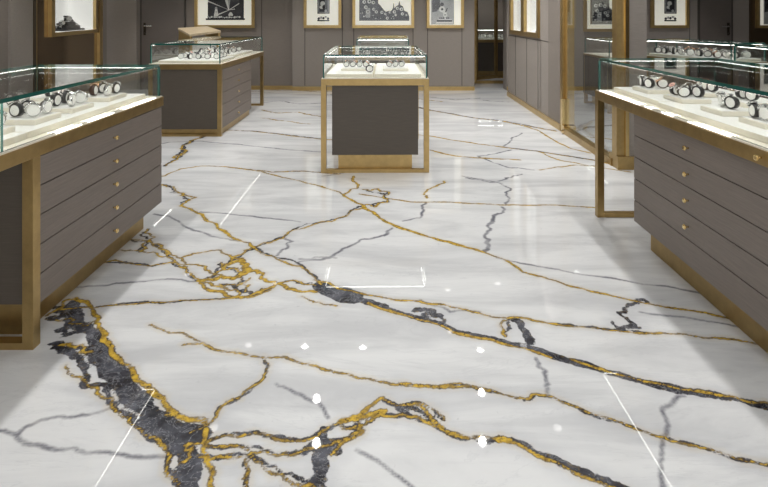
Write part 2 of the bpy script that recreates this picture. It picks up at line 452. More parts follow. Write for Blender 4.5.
    # grey veins
    gm = rng_(mth('ADD', gy, mth('MULTIPLY', fine, .012)), -.006, .010, 1, 0)
    base = mix(mth('MULTIPLY', gm, rng_(nz(6, 3), .3, .6, .45, .92)), base, (.11, .11, .14))
    # dark veins with lighter crackle inside
    dd = mth('ADD', mth('ADD', dk, mth('MULTIPLY', fine, .016)), mth('MULTIPLY', med, .030))
    dm = rng_(dd, -.001, .005, 1, 0)
    crack = mth('ABSOLUTE', mth('SUBTRACT', nz(13, 6, .7, None, 1.2), .5))
    dcol = mix(rng_(nz(9, 5, .65), .35, .7), (.028, .028, .034), (.115, .12, .145))
    dcol = mix(mth('MULTIPLY', rng_(crack, 0, .018, 1, 0), .55), dcol, (.42, .43, .46))
    base = mix(dm, base, dcol)
    # gold
    gdd = mth('ADD', mth('ADD', gd, mth('MULTIPLY', fine, .018)), mth('MULTIPLY', med, .010))
    gmk = rng_(gdd, -.0035, .0015, 1, 0)
    rim = rng_(gdd, .0005, .0055, 1, 0)
    base = mix(mth('MULTIPLY', rim, rng_(nz(11, 4, .6), .36, .52, .25, .95)), base, (.055, .042, .032))
    inter = mth('MULTIPLY', rng_(nz(38, 5, .7), .54, .62), rng_(dk, -.02, .012, 0, 1)); inter = mth('MULTIPLY', inter, dm)
    gcol = mix(rng_(nz(30, 4, .7), .35, .62), (.66, .44, .055), (.30, .19, .035))
    gcol = mix(rng_(nz(60, 4, .7), .56, .64), gcol, (.05, .035, .02))
    base = mix(mth('MAXIMUM', gmk, mth('MULTIPLY', inter, .4)), base, gcol)
    # pale rust halo of the gold
    rust = mth('MULTIPLY', rng_(mth('ADD', gd, mth('MULTIPLY', med, .05)), 0, .03, 1, 0), .22)
    base = mix(mth('MULTIPLY', rust, mth('SUBTRACT', 1, mth('MAXIMUM', dm, gmk))), base, (.62, .48, .25))
    L.new(base, b.inputs['Base Color'])
    b.inputs['Roughness'].default_value = .014; b.inputs['Specular IOR Level'].default_value = .55
    me.materials.append(m)
    o = bpy.data.objects.new('floor', me); COL.objects.link(o); o['kind'] = 'structure'
    return o
make_floor()

# ---------------------------------------------------------------- room shell
def struct(name, key, *boxes, parent=None, bev=0):
    m = MB()
    for b in boxes: m.box(*b, bev=bev)
    o = m.build(name, key, parent)
    if parent is None: o['kind'] = 'structure'
    return o
BW = 10.0
struct('ceiling', 'ceiling', (-7, 8.5, -2.6, 13.2, CEIL, CEIL + .1))
wb = struct('wall_back', 'wall', (-1.80, 1.70, BW, BW + .3, 0, CEIL))
struct('seam', 'seam', *[(x - .006, x + .006, BW - .002, BW + .01, .09, CEIL) for x in (-1.56, -.84, -.62, .52, .8, 1.46)], parent=wb)
wbl = struct('wall_back', 'wall_dark', (-6.2, -1.80, BW + .12, BW + .4, 0, CEIL))
struct('seam', 'seam', *[(x - .006, x + .006, BW + .116, BW + .13, .09, CEIL) for x in (-3.9, -2.42, -5.05)], parent=wbl)
struct('wall_panel', 'wall', (-5.42, -4.84, BW + .09, BW + .12, 0, CEIL), parent=wbl)
wbr = struct('wall_back', 'wall', (2.32, 6.98, BW, BW + .3, 0, CEIL))
struct('seam', 'seam', *[(x - .006, x + .006, BW - .002, BW + .01, .09, CEIL) for x in (5.84, 3.45)], parent=wbr)
struct('wall_panel', 'bronze_top', (6.98, 8.3, BW - .04, BW + .3, 0, CEIL), parent=wbr)
struct('baseboard_back', 'gold', (-1.80, 1.70, BW - .02, BW, 0, .075))
struct('baseboard_back', 'gold', (-3.7, -1.80, BW + .10, BW + .12, 0, .075))
struct('baseboard_back', 'gold', (2.32, 6.98, BW - .02, BW, 0, .075))
# hidden-door in the back left wall
def wall_door(name, x0, x1, y, hx, hdir, label):
    d = struct(name, 'door', (x0, x1, y - .03, y, .01, 2.35))
    struct('frame', 'seam', (x0 - .03, x0, y - .035, y, 0, 2.38), (x1, x1 + .03, y - .035, y, 0, 2.38), (x0, x1, y - .035, y, 2.35, 2.38), parent=d)
    m = MB(); m.box(hx - .022, hx + .022, y - .04, y - .03, 1.06, 1.30); m.cone((hx, y - .055, 1.235), .018, .018, .04, 'Y')
    m.cone((hx, y - .05, 1.10), .014, .014, .03, 'Y')
    h = m.build('handle', 'dark_iron', d)
    m = MB(); m.box(min(hx, hx + hdir * .15), max(hx, hx + hdir * .15), y - .085, y - .065, 1.222, 1.246, bev=.006); m.build('lever', 'silver', h)
    return d
wall_door('door_1', -4.74, -3.92, BW + .12, -4.68, 1, '')
wall_door('door_2', 6.02, 6.62, BW, 6.56, -1, '')
# left wall: skewed; u runs towards the photographer from the far corner
t_len = 1.0254
LW = Matrix.Translation((-5.39, 9.8, 0)) @ Matrix.Rotation(math.atan2(-1, .227), 4, 'Z')   # local +X runs along the wall, local +Y into the room
LW_flip = LW
def lw_obj(o):
    o.matrix_world = LW; return o
TU = lambda px: ((9.8 * ((px - VX) / FOC) + 5.39) / (.227 + (px - VX) / FOC)) * t_len
def sbox(name, key, *boxes, parent=None, bev=0):
    o = struct(name, key, *boxes, parent=parent, bev=bev)
    if parent is None: o.matrix_world = LW
    return o
u97, u95, u93, u51, u48, u33, u28, u5 = [TU(p) for p in (97.2, 95.3, 93, 51.5, 48, 33, 28, 5)]
NZ0 = 1.19
wl = sbox('wall_left', 'wall', (u28, u5, -.2, .06, 0, CEIL))
sbox('wall_left', 'wall_dark', (u5, 12.4, -.2, .03, 0, CEIL))
# bronze mirror section with a cut-out for the lit window
bm_ = sbox('wall_left', 'bronze_glass', (u97, u48, -.03, 0, 0, NZ0 - .06), (u97, u48, -.03, 0, 2.35, CEIL), (u48, u33, -.03, 0, 0, CEIL), (u97 , u95, -.03, 0, NZ0 - .06, 2.35))
sbox('trim_1', 'gold', (0.0, u97, -.03, .05, 0, CEIL))
sbox('trim_2', 'gold', (u33, (u33 + u28) / 2, -.03, .05, 0, CEIL))
sbox('trim_3', 'bronze_top', ((u33 + u28) / 2, u28, -.03, .07, 0, CEIL))
win = sbox('window_1', 'gold', (u95, u93, -.0, .05, NZ0 - .06, 2.35), (u51, u48, 0, .05, NZ0 - .06, 2.35), (u93, u51, 0, .05, NZ0 - .06, NZ0 + .0), (u93, u51, 0, .05, 2.29, 2.35))
sbox('lining', 'niche', (u93, u51, -.42, -.40, NZ0, 2.29), (u93 - .01, u93, -.4, 0, NZ0, 2.29), (u51, u51 + .01, -.4, 0, NZ0, 2.29), (u93, u51, -.4, 0, NZ0 - .01, NZ0), parent=win)
sbox('window_pane', 'glass', (u93, u51, .01, .018, NZ0, 2.29), parent=win)

# right wall block with two lit windows (a thin screen wall with niche boxes)
BX = 2.193
wr = struct('wall_right', 'wall', (BX, BX + .1, 7.03, 7.40, 0, CEIL), (BX, BX + .1, 9.14, 9.36, 0, CEIL), (BX, BX + .1, 7.38, 9.14, 0, 1.12), (BX, BX + .1, 7.38, 9.14, 2.4, CEIL))
struct('wall_right', 'wall_dark', (BX, BX + .1, 6.52, 7.03, 0, CEIL))
struct('seam', 'seam', *[(BX - .003, BX + .01, y - .008, y + .008, .09, 1.1) for y in (8.8, 8.1, 7.5)], parent=wr)
struct('seam', 'seam', (BX - .003, BX + .01, 7.03, 9.3, 1.085, 1.093), parent=wr)
struct('baseboard_right', 'gold', (BX - .02, BX + .1, 6.50, 9.36, 0, .075))
def right_window(name, y0, y1):
    f = struct(name, 'bronze', (BX - .03, BX + .02, y0, y0 + .09, 1.12, 2.4), (BX - .03, BX + .02, y1 - .09, y1, 1.12, 2.4), (BX - .03, BX + .02, y0 + .09, y1 - .09, 1.12, 1.19), (BX - .03, BX + .02, y0 + .09, y1 - .09, 2.33, 2.4))
    struct('lining', 'niche', (BX + .09, BX + .1, y0 + .02, y1 - .02, 1.19, 2.4), (BX + .021, BX + .1, y0 + .02, y1 - .02, 1.17, 1.19), (BX + .02, BX + .1, y0 + .01, y0 + .02, 1.19, 2.4), (BX + .02, BX + .1, y1 - .02, y1 - .01, 1.19, 2.4), parent=f)
    struct('window_pane', 'glass', (BX - .006, BX, y0 + .09, y1 - .09, 1.19, 2.33), parent=f)
    return f
right_window('window_2', 8.26, 9.12); right_window('window_3', 7.40, 8.26)
# gilded end post and glass partition with its threshold
struct('trim_4', 'bronze', (BX - .01, BX + .11, 6.44, 6.52, 0, CEIL))
struct('trim_5', 'mirror_gold', (BX - .03, BX + .12, 6.38, 6.44, 0, .42), (BX - .03, BX + .12, 6.33, 6.38, 0, .10))
struct('trim_6', 'gold', (BX + .03, BX + .11, 6.36, 6.44, .42, CEIL))
struct('trim_7', 'bronze', (BX - .03, BX + .06, 5.0, 6.33, 0, .07))
wp = struct('window_4', 'glass', (BX + .01, BX + .018, 5.0, 6.33, .07, CEIL))
# column nearer the photographer
struct('trim_8', 'bronze', (BX - .02, BX + .055, 4.9, 5.0, .12, CEIL))
struct('trim_9', 'mirror_gold', (BX + .055, BX + .09, 4.88, 5.0, .12, CEIL))
struct('wall_right', 'wall', (BX + .09, BX + .265, 4.9, 5.06, .12, CEIL))
struct('trim_10', 'bronze', (BX - .02, BX + .275, 4.87, 5.07, 0, .12))
struct('wall_right', 'wall_dark', (8.3, 8.5, -2.6, 13.2, 0, CEIL))
struct('wall_front', 'wall', (-7, -4.6, -2.6, -2.4, 0, CEIL), (4.6, 8.5, -2.6, -2.4, 0, CEIL), (-4.6, 4.6, -2.6, -2.4, 2.85, CEIL))
# doorway at the back
struct('wall_back', 'wall_dark', (1.70, 3.4, 12.9, 13.1, 0, CEIL), (1.62, 1.70, BW + .3, 12.9, 0, CEIL), (3.4, 3.5, BW + .3, 12.9, 0, CEIL))
dr = struct('door_3', 'bronze', (1.70, 3.4, 11.0, 11.06, 0, .06), (1.72, 1.92, 11.0, 11.06, .06, CEIL), (2.58, 2.66, 11.0, 11.06, .06, CEIL))
struct('trim_11', 'mirror_gold', (1.74, 1.80, 10.98, 11.0, 1.2, 2.2))
m = MB(); T = Matrix.Translation((1.92, 11.06, 0)) @ Matrix.Rotation(R(38), 4, 'Z')
m.box(0, .06, 0, .04, .06, 2.8, T=T); m.box(.62, .70, 0, .04, .06, 2.8, T=T); m.box(.06, .62, 0, .04, .06, .14, T=T)
m.box(.06, .62, 0, .04, 2.7, 2.8, T=T)
lf = m.build('door_leaf', 'bronze', dr)
m = MB(); m.box(.06, .62, .015, .025, .14, 2.7, T=T); m.build('door_pane', 'glass', lf)

# ---------------------------------------------------------------- ceiling lights, the added brightening spots among them
for i, (x, y, p) in enumerate(SPOTS):
    where = 'over the aisle' if abs(x) < 1.4 else ('over the display cases' if abs(x) < 2 else 'at the side of the shop')
    e = empty('ceiling_downlight', (x, y, CEIL - .02))
    tag(e, f'round recessed ceiling downlight {where}', 'ceiling light', 'recessed downlights ' + where)
    m = MB()
    n = 24
    for k in range(n):
        a0, a1 = 2 * math.pi * k / n, 2 * math.pi * (k + 1) / n
        m.poly([(.06 * math.cos(a0), .06 * math.sin(a0), 0), (.06 * math.cos(a1), .06 * math.sin(a1), 0), (.045 * math.cos(a1), .045 * math.sin(a1), .012), (.045 * math.cos(a0), .045 * math.sin(a0), .012)])
    m.build('trim_ring', 'white', e)
    m = MB(); m.cone((0, 0, .015), .044, .044, .008, seg=24 if abs(x) > 1.4 else 4); m.build('diffuser', 'lamp' if abs(x) < 1.4 and y < 7.2 else 'lamp_dim', e)
    d = bpy.data.lights.new('downlight', 'SPOT'); d.energy = p; d.spot_size = R(114 if abs(x) < 1.4 else 99); d.spot_blend = .55; d.shadow_soft_size = .035
    d.color = (1, .985, .965)
    l = bpy.data.objects.new('downlight_lamp', d); COL.objects.link(l); l.parent = e; l.location = (0, 0, -.012)
# ---------------------------------------------------------------- display cases
def knob_mb(sx=1):
    m = MB(); m.cone((.007 * sx, 0, 0), .005, .005, .014, 'X', 12); m.cone((.017 * sx, 0, 0), .0075 if sx > 0 else .013, .013 if sx > 0 else .0075, .010, 'X', 16); m.box(.021 if sx > 0 else -.027, .027 if sx > 0 else -.021, -.009, .009, -.009, .009, bev=.003)
    return m
def display_case(loc, rz, W, L, zt, zg, label, body, loops, plinth_in=.12, drawers=0, side=1, knobs=(), zb=.175, ft=.062, joints=(), inset=.02, led=True, glint=(), body_in=0.0, fw=.048, near_face='lam_end', pull=None):
    """local: x across (0 centre), y from 0 (near) to L (far)"""
    e = empty('display_case', loc, rz); tag(e, label, 'display case')
    h = W / 2; y0, y1 = 0, L
    # bronze top frame
    part('top_frame', 'bronze', e, (-h, -h + fw, 0, L, zt - ft, zt), (h - fw, h, 0, L, zt - ft, zt), (-h + fw, h - fw, 0, fw, zt - ft, zt), (-h + fw, h - fw, L - fw, L, zt - ft, zt), bev=.0015)
    part('deck', 'cream', e, (-h + .006, h - .006, .006, L - .006, zt, zt + .006), (-h + fw, h - fw, fw, L - fw, zt - .03, zt))
    for ly in loops:
        for sx in (-1, 1):
            x = -h if sx < 0 else h - fw
            part('leg', 'bronze', e, (x, x + fw, ly, ly + fw, 0, zt - ft), bev=.0015)
        part('floor_bar', 'bronze', e, (-h + fw, h - fw, ly, ly + fw, 0, .03), bev=.0015)
    b0, b1 = body; bi = body_in
    bx = h - bi
    part('cabinet_body', 'lam_end', e, (-bx + .022 if drawers and side < 0 else -bx, bx - .022 if drawers and side > 0 else bx, b0, b1, zb, zt - ft - .002))
    part('plinth', 'bronze', e, (-bx + plinth_in, bx - plinth_in, b0 + plinth_in * .6, b1 - (plinth_in * .6 if not glint else .01), 0, zb))
    if drawers:
        dz = (zt - ft - .002 - zb) / drawers
        part('shadow_gap', 'gap', e, (bx - .022, bx - .012, b0, b1, zb, zt - ft - .002) if side > 0 else (-bx + .012, -bx + .022, b0, b1, zb, zt - ft - .002))
        for k in range(drawers):
            za, zz = zb + k * dz + .0025, zb + (k + 1) * dz - .0025
            dd = part('drawer', 'lam', e, (bx - .02, bx, b0 + .002, b1 - .002, za, zz) if side > 0 else (-bx, -bx + .02, b0 + .002, b1 - .002, za, zz), bev=.001)
            if k in knobs:
                kn = knob_mb(side).build('knob', 'knob', dd); kn.location = (bx * side, (b0 + b1) / 2, (za + zz) / 2)
    if pull:
        kn = knob_mb(side).build('knob', 'knob', e); kn.location = (h * side, pull, zt - ft / 2)
    # glass
    g = h - inset; gy0, gy1 = inset, L - inset; t = .009; zb_ = zt + .006
    def pane(nm, x0, x1, ya, yb, za, zb2, thin):
        m = MB(); fs = m.box(x0, x1, ya, yb, za, zb2)
        gi, ei, li = m.mi('glass'), m.mi('edge'), m.mi('edge_light')
        for f in fs:
            f.normal_update(); n = f.normal; k = max(range(3), key=lambda i: abs(n[i]))
            f.material_index = gi if k == thin else (ei if thin == 2 or k == 2 else li)
        return m.build(nm, None, e)
    pane('glass_top', -g, g, gy0, gy1, zg - .018, zg, 2)
    js = [gy0] + list(joints) + [gy1]
    for sx in (-1, 1):
        xa = -g if sx < 0 else g - t
        for a, b in zip(js, js[1:]): pane('glass_pane', xa, xa + t, a + .001, b - .001, zb_, zg - .0185, 0)
    for ya in (gy0, gy1 - t): pane('glass_pane', -g + t + .001, g - t - .001, ya, ya + t, zb_, zg - .0185, 1)
    for sx in (-1, 1):
        for yy in (gy0, gy1):
            x = sx * g; part('glass_corner', 'edge', e, (x - .004, x + .004, yy - .004, yy + .004, zb_, zg - .0185))
    for a, b in glint:  # glowing dashes added on the ledge so the floor mirrors long streaks
        part('added_glint_strip', 'glint', e, (side * (h - .008) - .0015, side * (h - .008) + .0015, a - loc[1], b - loc[1], zt + .0065, zt + .010))
    z0 = zg - .0225
    for sx in (-1, 1): part('led_strip', 'led', e, (sx * (g - .02) - .002, sx * (g - .02) + .002, gy0 + .03, gy1 - .03, z0, z0 + .004))
    for yy in ((gy0 + .02, gy1 - .02) if led != 'sides' else ()): part('led_strip', 'led', e, (-g + .03, g - .03, yy - .002, yy + .002, z0, z0 + .004))
    return e
LC = dict(loc=(-1.527 - .44, 1.15, 0), W=.88, L=3.57 - 1.15, zt=.891, zg=1.112)
RC = dict(loc=(1.515 + .44, 1.30, 0), W=.88, L=3.77 - 1.30, zt=.905, zg=1.140)
display_case(rz=0, label='long glass-topped watch case at the front left, five drawers towards the aisle', body=(2.29 - 1.15, 3.545 - 1.15), loops=(0, 2.25 - 1.15), drawers=5, side=1, knobs=(0, 1, 2, 3, 4), joints=(2.1 - 1.15,), body_in=.002, glint=((3.04, 3.46), (2.68, 2.93), (2.42, 2.62)), **LC)
part_end = display_case(rz=0, label='long glass-topped watch case at the front right, drawers with brass knobs', body=(2.06 - 1.30, 3.22 - 1.30), loops=(0, 3.77 - .048 - 1.30), drawers=5, side=-1, knobs=(1, 2, 3, 4), body_in=.02, pull=2.10 - 1.30, plinth_in=.10, glint=((3.12, 3.70), (2.98, 3.06), (2.76, 2.87), (2.30, 2.62)), **RC)
cc = display_case(loc=(-.100, 4.775, 0), rz=R(.7), W=.994, L=1.40, zt=.862, zg=1.086, label='square freestanding glass watch case in the middle of the marble floor', body=(.02, 1.1), loops=(0, 1.30), plinth_in=.055, zb=.16, body_in=.10, ft=.06)
display_case(loc=(-.045, 7.0, 0), rz=0, W=.74, L=1.15, zt=.90, zg=1.13, label='small glass case half hidden behind the middle case', body=(.1, 1.0), loops=(0, 1.1), body_in=.08)
bl = display_case(loc=(-1.965 - .435, 6.20, 0), rz=0, W=.87, L=2.16, zt=.862, zg=1.107, label='glass watch case at the back left with five drawers and an open leg end', body=(.01, 1.40), loops=(0, 2.11), drawers=5, side=1, knobs=(0, 1, 2, 3, 4), zb=.085, led='sides', body_in=.004, plinth_in=.03)
display_case(loc=(3.27 + .37, 7.65, 0), rz=0, W=.74, L=.97, zt=.82, zg=1.08, label='dark glass case seen through the glass partition on the right', body=(0, .97), loops=(0.0, .9), zb=.17, body_in=.0, ft=.03)
ang = math.atan2(-(6.05 - 7.25), 4.02 - 3.58)      # rotated case at the back right
display_case(loc=(4.02 + .30, 6.05 + .12, 0), rz=math.atan2(.44, 1.2), W=.62, L=1.27, zt=.885, zg=1.115, label='tilted glass case full of watches at the back right below the door', body=(.02, 1.25), loops=(0, 1.2), zb=.16, body_in=.01)
display_case(loc=(3.92 + .42, 4.30, 0), rz=0, W=.84, L=1.60, zt=.885, zg=1.115, label='glass case at the far right edge of the photo, standing on dark wood', body=(.02, 1.55), loops=(0, 1.5), zb=.16, body_in=.01)
display_case(loc=(2.55, 11.95, 0), rz=0, W=1.4, L=.6, zt=.88, zg=1.12, label='glass watch counter standing inside the bronze doorway', body=(.02, .55), loops=(0, .5), zb=.16, body_in=.01)

# ---------------------------------------------------------------- wristwatches on cushions
def watch(strap, dial, metal, simple=False):
    e = empty('wristwatch', (0, 0, 0))
    n = 28
    RX, RZ = .030, .0275; bwid = .011
    m = MB()
    def ring(rx, rz, y): return [Vector((rx * math.cos(2 * math.pi * k / n), y, rz * math.sin(2 * math.pi * k / n) + RZ + .003)) for k in range(n)]
    A = [m.bm.verts.new(p) for p in ring(RX, RZ, -bwid)]; B = [m.bm.verts.new(p) for p in ring(RX, RZ, bwid)]
    C = [m.bm.verts.new(p) for p in ring(RX - .005, RZ - .005, -bwid)]; D = [m.bm.verts.new(p) for p in ring(RX - .005, RZ - .005, bwid)]
    for k in range(n):
        j = (k + 1) % n
        for q in ((A[k], A[j], B[j], B[k]), (C[j], C[k], D[k], D[j]), (A[j], A[k], C[k], C[j]), (B[k], B[j], D[j], D[k])):
            m.bm.faces.new(q).smooth = True
    m.build('strap', strap, e)
    m = MB()
    for (s0, s1, y0, y1) in ((.82, .70, .010, .0135), (.82, .82, -.010, .010), (.70, .82, -.0135, -.010)):
        P = [m.bm.verts.new(p) for p in ring(RX * s0, RZ * s0, y0 if y0 < y1 else y1)]; Q = [m.bm.verts.new(p) for p in ring(RX * s1, RZ * s1, y1)]
        for k in range(n): m.bm.faces.new((P[k], P[(k + 1) % n], Q[(k + 1) % n], Q[k])).smooth = True
        if abs(y0) == .0135 or abs(y1) == .0135: m.bm.faces.new(P if abs(y0) == .0135 and y0 < 0 else Q)
    m.build('cushion', 'white', e)
    th = R(52)
    c = Vector((RX * math.cos(th) * 1.06, 0, RZ * math.sin(th) * 1.06 + RZ + .003))
    T = Matrix.Translation(c) @ Matrix.Rotation(R(90) - th, 4, 'Y')
    m = MB(); m.cone((0, 0, .001), .0195, .0185, .009, 'Z', 28, T=T)
    m.box(-.022, -.014, -.008, .008, -.004, .001, T=T); m.box(.014, .022, -.008, .008, -.004, .001, T=T); m.cone((0, .021, .001), .0028, .0028, .005, 'Y', 10, T=T)
    cs = m.build('watch_head', metal, e)
    m = MB(); m.cone((0, 0, .0058), .0155, .0155, .0012, 'Z', 24, T=T); dl = m.build('dial', dial, cs)
    m = MB(); m.box(-.0008, .0008, 0, .011, .0066, .0072, T=T); m.box(-.0005, .008, -.0008, .0008, .0066, .0072, T=T)
    m.build('hands', 'print_black' if dial != 'dial_black' else 'silver', dl)
    return e
KINDS = [('black', 'dial_white', 'silver', 'black strap', 'white dial'), ('silver', 'dial_black', 'silver', 'steel bracelet', 'black dial'),
         ('brown', 'dial_white', 'rose', 'dark brown strap', 'pale dial'), ('black', 'dial_black', 'silver', 'black strap', 'black dial'),
         ('black', 'dial_pink', 'silver', 'black strap', 'salmon dial')]
protos = [None] * len(KINDS)
def put_watch(kind, loc, rz, label, group, tilt=0, scale=1.0):
    if protos[kind] is None: protos[kind] = watch(*KINDS[kind][:3]); o = protos[kind]
    else: o = copy_tree(protos[kind])
    o.location = loc; o.rotation_euler = (0, 0, rz); o.scale = (scale,) * 3
    for k in ('label', 'group'):
        if k in o: del o[k]
    tag(o, label, 'watch', group)
    return o
wr_ = random.Random(5)
TN = ['farthest', 'second-farthest', 'middle', 'second-nearest', 'nearest']
ORD = ['first', 'second', 'third', 'fourth', 'fifth', 'sixth', 'seventh', 'eighth', 'ninth']
def spread(cx, cy, sx, sy, n, z, face, place, group, rows=1, sc=1.14, jr=.35):
    """n watches in `rows` rows on an area centred at cx,cy; place = (where, 'L' | 'R' | 'C')"""
    per = math.ceil(n / rows); k = 0
    for r in range(rows):
        for c in range(per):
            if k >= n: return
            x = cx + (0 if rows == 1 else (-.5 + r / (rows - 1)) * sx) if face == 'x' else cx + (-.5 + (c + .5) / per) * sx
            y = cy + (-.5 + (c + .5) / per) * sy if face == 'x' else cy + (0 if rows == 1 else (-.5 + r / (rows - 1)) * sy)
            kind = wr_.choice((0, 0, 1, 1, 2, 3, 0, 3, 4))
            strap, dial = KINDS[kind][3].replace(' ', '-').replace('dark-brown', 'brown'), KINDS[kind][4]
            rz = (math.pi / 2 if face == 'x' else 0) + wr_.uniform(-jr, jr)
            if wr_.random() < .3: rz += math.pi / 2
            if rows == 1: rt = ''
            elif face == 'x': rt = ('aisle' if (r == rows - 1) == (place[1] == 'L') else 'inner') + ' row '
            else: rt = (('front', 'back') if rows == 2 else ('front', 'middle', 'back'))[r] + ' row '
            put_watch(kind, (x, y, z), rz, f'{strap} watch, {dial}, {rt}{ORD[c]} from {"near end" if face == "x" else "left"}, {place[0]}', group, scale=sc)
            k += 1
def board(x0, x1, y0, y1, z0, z1, label, rz=0, key='cream'):
    m = MB(); cx, cy = (x0 + x1) / 2, (y0 + y1) / 2
    m.box(x0 - cx, x1 - cx, y0 - cy, y1 - cy, 0, z1 - z0, bev=.004)
    o = m.tops(key, 'white').build('display_board'); o.location = (cx, cy, z0); o.rotation_euler.z = rz
    return tag(o, label, 'display board', 'cream boards lining the cases')
def tray(x0, x1, y0, y1, z0, h, label, rz=0):
    cx, cy = (x0 + x1) / 2, (y0 + y1) / 2
    e = empty('watch_tray', (cx, cy, z0), rz); tag(e, label, 'tray', 'small cream trays under the watches')
    hx, hy = (x1 - x0) / 2, (y1 - y0) / 2
    part('tray_base', 'cream', e, (-hx, hx, -hy, hy, 0, h), bev=.003)
    part('tray_pad', 'white', e, (-hx + .008, hx - .008, -hy + .008, hy - .008, h, h + .003), bev=.001)
    return e
BH, TH = .030, .024
# --- front left case
zL = LC['zt'] + .0065
NAMEL = 'front left case'
for i, (a, b) in enumerate(((2.33, 3.46), (1.30, 2.32))):
    board(-2.32, -1.60, a, b, zL, zL + BH, f'cream display board lining the {"far" if i == 0 else "near"} half of the {NAMEL}')
TL = [(3.12, 3.33, 4), (2.755, 2.96, 4), (2.46, 2.66, 4), (2.14, 2.33, 4), (1.82, 2.0, 4)]
for i, (a, b, n) in enumerate(TL):
    ph = f'{TN[i]} aisle tray, {NAMEL}'
    tray(-1.83, -1.66, a, b, zL + BH + .0005, TH, f'cream {TN[i]} watch tray along the aisle side of the {NAMEL}')
    spread(-1.745, (a + b) / 2, .085, b - a - .03, n, zL + BH + TH + .0035, 'x', (ph, 'L'), f'watches in the {NAMEL}', rows=2 if n > 2 else 1)
for i, (a, b, n) in enumerate(((3.10, 3.32, 3), (2.78, 2.98, 2), (2.44, 2.64, 2), (2.12, 2.32, 2))):
    ph = f'{TN[i + (i == 3)]} inner tray, {NAMEL}'
    tray(-2.12, -1.96, a, b, zL + BH + .0005, TH, f'cream {TN[i + (i == 3)]} watch tray along the inner side of the {NAMEL}')
    spread(-2.04, (a + b) / 2, .08, b - a - .03, n, zL + BH + TH + .0035, 'x', (ph, 'L'), f'watches in the {NAMEL}')
# --- front right case
zR = RC['zt'] + .0065; NAMER = 'front right case'
board(1.61, 2.32, 3.06, 3.68, zR, zR + BH, f'cream display board lining the far part of the {NAMER}')
board(1.59, 2.32, 1.40, 3.05, zR, zR + BH, f'long cream display board lining the near part of the {NAMER}')
for i, (a, b, n, xo) in enumerate(((3.34, 3.55, 4, .02), (2.97, 3.17, 4, .03), (2.60, 2.78, 2, .02), (2.30, 2.48, 3, .02), (1.98, 2.14, 2, .02))):
    ph = f'{TN[i]} aisle tray, {NAMER}'
    tray(1.66 + xo, 1.83 + xo, a, b, zR + BH + .0005, TH, f'cream {TN[i]} watch tray along the aisle side of the {NAMER}')
    spread(1.745 + xo, (a + b) / 2, .085, b - a - .03, n, zR + BH + TH + .0035, 'x', (ph, 'R'), f'watches in the {NAMER}', rows=2 if n > 2 else 1)
for i, (a, b, n) in enumerate(((3.20, 3.42, 3), (2.84, 3.04, 2))):
    ph = f'{TN[i * 4]} inner tray, {NAMER}'
    if n:
        tray(1.96, 2.12, a, b, zR + BH + .0005, TH, f'cream {TN[i * 4]} watch tray along the inner side of the {NAMER}')
        spread(2.04, (a + b) / 2, .08, b - a - .03, n, zR + BH + TH + .0035, 'x', (ph, 'R'), f'watches in the {NAMER}')
# --- middle case
zC = .862 + .0065
board(-.56, -.125, 4.86, 5.95, zC, zC + BH, 'cream display board on the left half of the middle case')
board(-.105, .33, 4.86, 5.95, zC, zC + BH, 'cream display board on the right half of the middle case')
tray(-.44, -.16, 5.10, 5.42, zC + BH + .0005, TH, 'cream watch tray on the left half of the middle case')
tray(-.03, .22, 5.10, 5.42, zC + BH + .0005, TH, 'cream watch tray on the right half of the middle case')
spread(-.30, 5.29, .26, .12, 8, zC + BH + TH + .0035, 'y', ('left tray of the middle case', 'C'), 'watches in the middle case', rows=2, sc=.95, jr=.3)
spread(.095, 5.30, .19, .1, 5, zC + BH + TH + .0035, 'y', ('right tray of the middle case', 'C'), 'watches in the middle case', rows=2, sc=.95, jr=.3)
put_watch(0, (-.16, 5.0, zC + BH + .0005), .3, 'black-strap watch standing alone in front of the left tray of the middle case', 'watches in the middle case', scale=1.2)
# --- back left case
board(-2.76, -2.02, 6.30, 6.98, zC, zC + BH, 'cream display board at the near end of the back left case')
board(-2.76, -2.10, 7.2, 8.2, zC, zC + BH, 'cream display board at the far end of the back left case')
spread(-2.33, 6.62, .56, .30, 15, zC + BH + .001, 'y', ('near board, back left case', 'C'), 'watches in the back left case', rows=3, sc=1.2)
spread(-2.42, 7.60, .50, .50, 15, zC + BH + .001, 'y', ('far board, back left case', 'C'), 'watches in the back left case', rows=3, sc=1.2)
# --- back right cases
z2 = .885 + .0065
Tm = Matrix.Translation((4.32, 6.17, 0)) @ Matrix.Rotation(math.atan2(.44, 1.2), 4, 'Z')
b2 = board(-.27, .27, -.58, .58, z2, z2 + BH, 'cream display board in the tilted case at the back right', rz=math.atan2(.44, 1.2))
b2.location = Tm @ Vector((0, .635, z2))
k = 0
for r in range(3):
    for c in range(9):
        p = Tm @ Vector((-.20 + r * .15 + wr_.uniform(-.02, .02), .12 + c * .128, z2 + BH + .001))
        kd = wr_.choice((0, 1, 0, 3, 2)); nm = KINDS[kd]
        put_watch(kd, p, wr_.uniform(0, 3.1), f'{nm[3].replace(" ", "-")} watch, {nm[4]}, {["aisle", "middle", "inner"][r]} row, {ORD[c]} from near end, tilted back right case', 'watches in the tilted case', scale=1.5)
board(4.0, 4.66, 4.42, 5.72, z2, z2 + BH, 'cream display board in the case at the far right edge')
spread(4.20, 5.30, .3, .5, 4, z2 + BH + .001, 'x', ('far right edge case', 'R'), 'watches in the far right case', rows=2, sc=1.4)
board(1.95, 3.15, 12.0, 12.5, zC + .018, zC + .018 + BH, 'white display board in the doorway counter', key='white')
spread(2.45, 12.15, .8, .2, 14, zC + .018 + BH + .001, 'y', ('doorway counter', 'C'), 'watches in the doorway', rows=2, sc=1.5)

